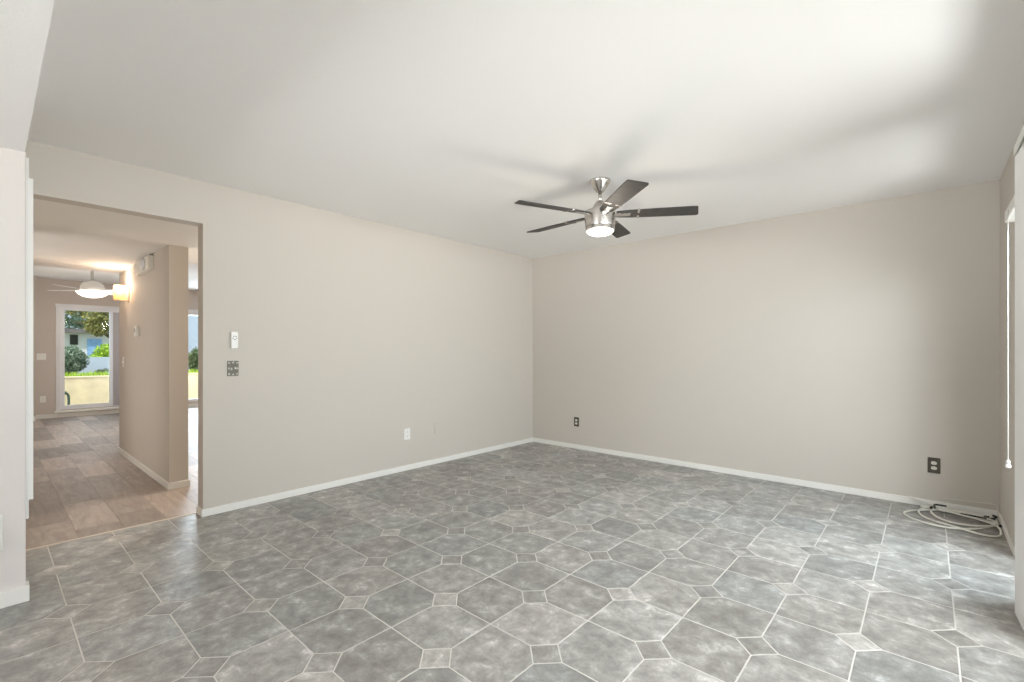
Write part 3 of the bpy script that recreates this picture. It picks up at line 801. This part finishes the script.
# ------------------------------------------------------------------ outside, beyond the far doors
struct(boxes('ground', [(-40, XF - 0.12, -30, 30, -0.12, -0.02)], CONC))
struct(boxes('ground.001', [(XR + 0.12, 30, -20, 8, -0.12, -0.02), (-2, XR + 0.12, -20, -8.12, -0.12, -0.02)], CONC))
struct(boxes('sun_blocker', [(XR + 0.12, 6.7, -11, 2.5, 2.62, 2.74), (-1.0, XR + 0.12, -11.0, -8.12, 2.62, 2.74)], HOUSEW))  # unseen slabs added to keep the sun out of the openings
PWZ = 0.69
t = empty('patio_wall', (-9.25, -2.0, 0))
tag(t, 'low beige stucco patio wall outside the far garden door', 'wall')
boxes('masonry', [(-0.10, 0.10, -6, 6, -0.02, PWZ - 0.03)], STUCCO, t)
boxes('coping', [(-0.12, 0.115, -6, 6, PWZ - 0.03, PWZ)], STUCCO, t, 0.006)
struct(boxes('raised_bed', [(-16.0, -9.37, -14, 10, -0.02, 0.62)], simple('soil', (0.18, 0.13, 0.08), 0.95, vary=0.3, bump=0.3, bscale=20)))

def leaves(bm, rnd, center, rad, n, size, squash=1.0, shell=0.35):
    for _ in range(n):
        while True:
            v = Vector((rnd.uniform(-1, 1), rnd.uniform(-1, 1), rnd.uniform(-1, 1)))
            if shell < v.length < 1: break
        p = Vector(center) + Vector((v.x * rad[0], v.y * rad[1], v.z * rad[2]))
        s = size * rnd.uniform(0.6, 1.3)
        R_ = Matrix.Rotation(rnd.uniform(0, 6.28), 3, 'Z') @ Matrix.Rotation(rnd.uniform(-1.2, 1.2), 3, 'X') @ Matrix.Rotation(rnd.uniform(-1.2, 1.2), 3, 'Y')
        q = [(0, -s, 0), (s * 0.45, -s * 0.1, 0.12 * s), (0, s, 0), (-s * 0.45, -s * 0.1, 0.12 * s)]
        bm.faces.new([bm.verts.new(p + R_ @ Vector(c)) for c in q])

def grass_strip():
    rnd = random.Random(3); bm = bmesh.new()
    for _ in range(9000):
        x = rnd.uniform(-10.4, -9.46); y = rnd.uniform(-7, 3)
        h_ = rnd.uniform(0.06, 0.17); a = rnd.uniform(0, 6.28); w_ = 0.012
        lean = Vector((rnd.uniform(-0.03, 0.03), rnd.uniform(-0.03, 0.03), h_))
        b = Vector((x, y, 0.615)); s = Vector((math.cos(a) * w_, math.sin(a) * w_, 0))
        bm.faces.new([bm.verts.new(b - s), bm.verts.new(b + s), bm.verts.new(b + lean)])
    o = obj('grass', bm, LEAF_B); tag(o, 'bright green grass strip behind the beige patio wall', 'grass', kind='stuff')
grass_strip()

def bush(loc, rad, n, size, mat, label, seed, name='garden_bush', cat='bush'):
    rnd = random.Random(seed)
    t = empty(name, loc); tag(t, label, cat)
    bm = bmesh.new()
    for k in range(7):
        c = (rnd.uniform(-0.45, 0.45) * rad[0], rnd.uniform(-0.55, 0.55) * rad[1], rad[2] * rnd.uniform(0.55, 1.25))
        leaves(bm, rnd, c, (rad[0] * 0.6, rad[1] * 0.55, rad[2] * 0.6), n // 7, size, shell=0.1)
    obj('foliage', bm, mat, t)
    bm = bmesh.new()
    for k in range(6):
        a = k * 1.05
        tube(bm, [Vector((0, 0, -0.05)), Vector((0.15 * math.cos(a) * rad[0], 0.15 * math.sin(a) * rad[1], rad[2] * 0.6)), Vector((0.5 * math.cos(a) * rad[0], 0.5 * math.sin(a) * rad[1], rad[2] * 1.3))], [0.02, 0.014, 0.006], 6)
    obj('stem', bm, BARK, t)
    return t
bush((-11.1, -3.58, 0.60), (0.42, 0.40, 0.42), 7000, 0.032, LEAF_S, 'dense grey green bush at left beyond the patio wall', 21)
# pale low wall with bright bush behind it at the right
t = boxes('garden_wall', [(-12.2, -12.0, -3.60, -1.6, 0.60, 1.06)], PALEB)
tag(t, 'pale blue garden wall behind the bright grass strip', 'wall')
bush((-12.95, -2.70, 0.60), (0.5, 0.60, 0.46), 7000, 0.035, LEAF_B, 'bright yellow green bush above the pale garden wall', 22)
bush((-11.8, -2.92, 0.61), (0.10, 0.14, 0.10), 500, 0.022, LEAF_S, 'small grey green plant in front of the pale garden wall', 23)

# house and trees further off
t = empty('garden_house', (-22.0, -2.2, 0)); tag(t, 'low white house with dark window seen between bush and trees', 'house')
boxes('wall', [(-1.5, 0, -1.6, 3.6, 0.38, 1.95)], HOUSEW, t)
boxes('roof', [(-1.7, 0.25, -1.8, 3.8, 1.95, 2.12)], ROOFM, t, 0.01)
boxes('window', [(-0.02, 0.03, -0.42, -0.18, 1.48, 1.88)], DARK, t)
boxes('garage_door', [(-0.02, 0.04, 0.10, 0.56, 0.9, 1.72)], BLUEM, t)
struct(boxes('ground.002', [(-60, -16.0, -40, 30, -0.02, 0.4)], GRASSM))

def tree(loc, h_, r, mat, label, seed, n=5000, trunk=0.14, low=0.45, size=0.09):
    rnd = random.Random(seed)
    t = empty('garden_tree', loc); tag(t, label, 'tree')
    bm = bmesh.new()
    tube(bm, [Vector((0, 0, -0.1)), Vector((0.08, 0.05, h_ * 0.4)), Vector((-0.05, 0.1, h_ * 0.75)), Vector((0, 0, h_))], [trunk, trunk * 0.75, trunk * 0.5, trunk * 0.2], 10)
    for k in range(8):
        a = k * 0.8 + 0.3; z = h_ * rnd.uniform(0.38, 0.75)
        tube(bm, [Vector((0, 0, z)), Vector((math.cos(a) * r * 0.45, math.sin(a) * r * 0.45, z + 0.35)), Vector((math.cos(a) * r * 0.9, math.sin(a) * r * 0.9, z + 0.5))], [trunk * 0.4, trunk * 0.25, trunk * 0.08], 7)
    obj('trunk', bm, BARK, t, smooth=True)
    bm = bmesh.new()
    for k in range(26):
        a = rnd.uniform(0, 6.28); rr = r * math.sqrt(rnd.random()) * 0.85; z = h_ * rnd.uniform(low, 1.1)
        leaves(bm, rnd, (math.cos(a) * rr, math.sin(a) * rr, z), (r * 0.30, r * 0.30, h_ * 0.09), n // 26, size, shell=0.0)
    obj('crown', bm, mat, t)
tree((-17.6, -4.3, 0.4), 3.0, 1.25, LEAF_D, 'dark leafy tree at the left of the far door view', 31, n=9000, low=0.46, size=0.055)
tree((-16.6, -2.05, 0.4), 3.0, 1.15, LEAF_O, 'olive green tree at the right of the far door view', 32, n=9000, low=0.48, size=0.055)
tree((-28.0, -3.0, 0.4), 5.0, 3.0, LEAF_S, 'pale tall tree rising behind the white house', 33, n=9000, size=0.10, low=0.3)
# view through the slit window
t = boxes('side_house', [(-13.2, -13.0, -1.45, 5.0, 0.6, 3.2)], PALEB)
tag(t, 'pale blue house wall seen through the narrow gap', 'house')
bush((-11.0, -1.12, 0.60), (0.16, 0.16, 0.42), 1500, 0.035, LEAF_D, 'dark round shrub seen through the narrow gap', 24)
# hose bib standpipe at patio wall
t = empty('garden_standpipe', (-8.98, -3.77, 0)); tag(t, 'dark green bent standpipe in front of the patio wall', 'pipe')
bm = bmesh.new(); tube(bm, smooth_path([(0, 0, -0.02), (0, 0, 0.22), (0, -0.01, 0.33), (0, -0.05, 0.37), (0, -0.09, 0.36)], 6), 0.022, 12)
obj('pipe', bm, PIPE, t, smooth=True)
bm = bmesh.new(); lathe(bm, [(0.0, 0.0), (0.035, 0.0), (0.035, 0.012), (0.0, 0.012)], 16)
o = obj('valve_wheel', bm, PIPE, t); o.location = (0.0, -0.06, 0.39)
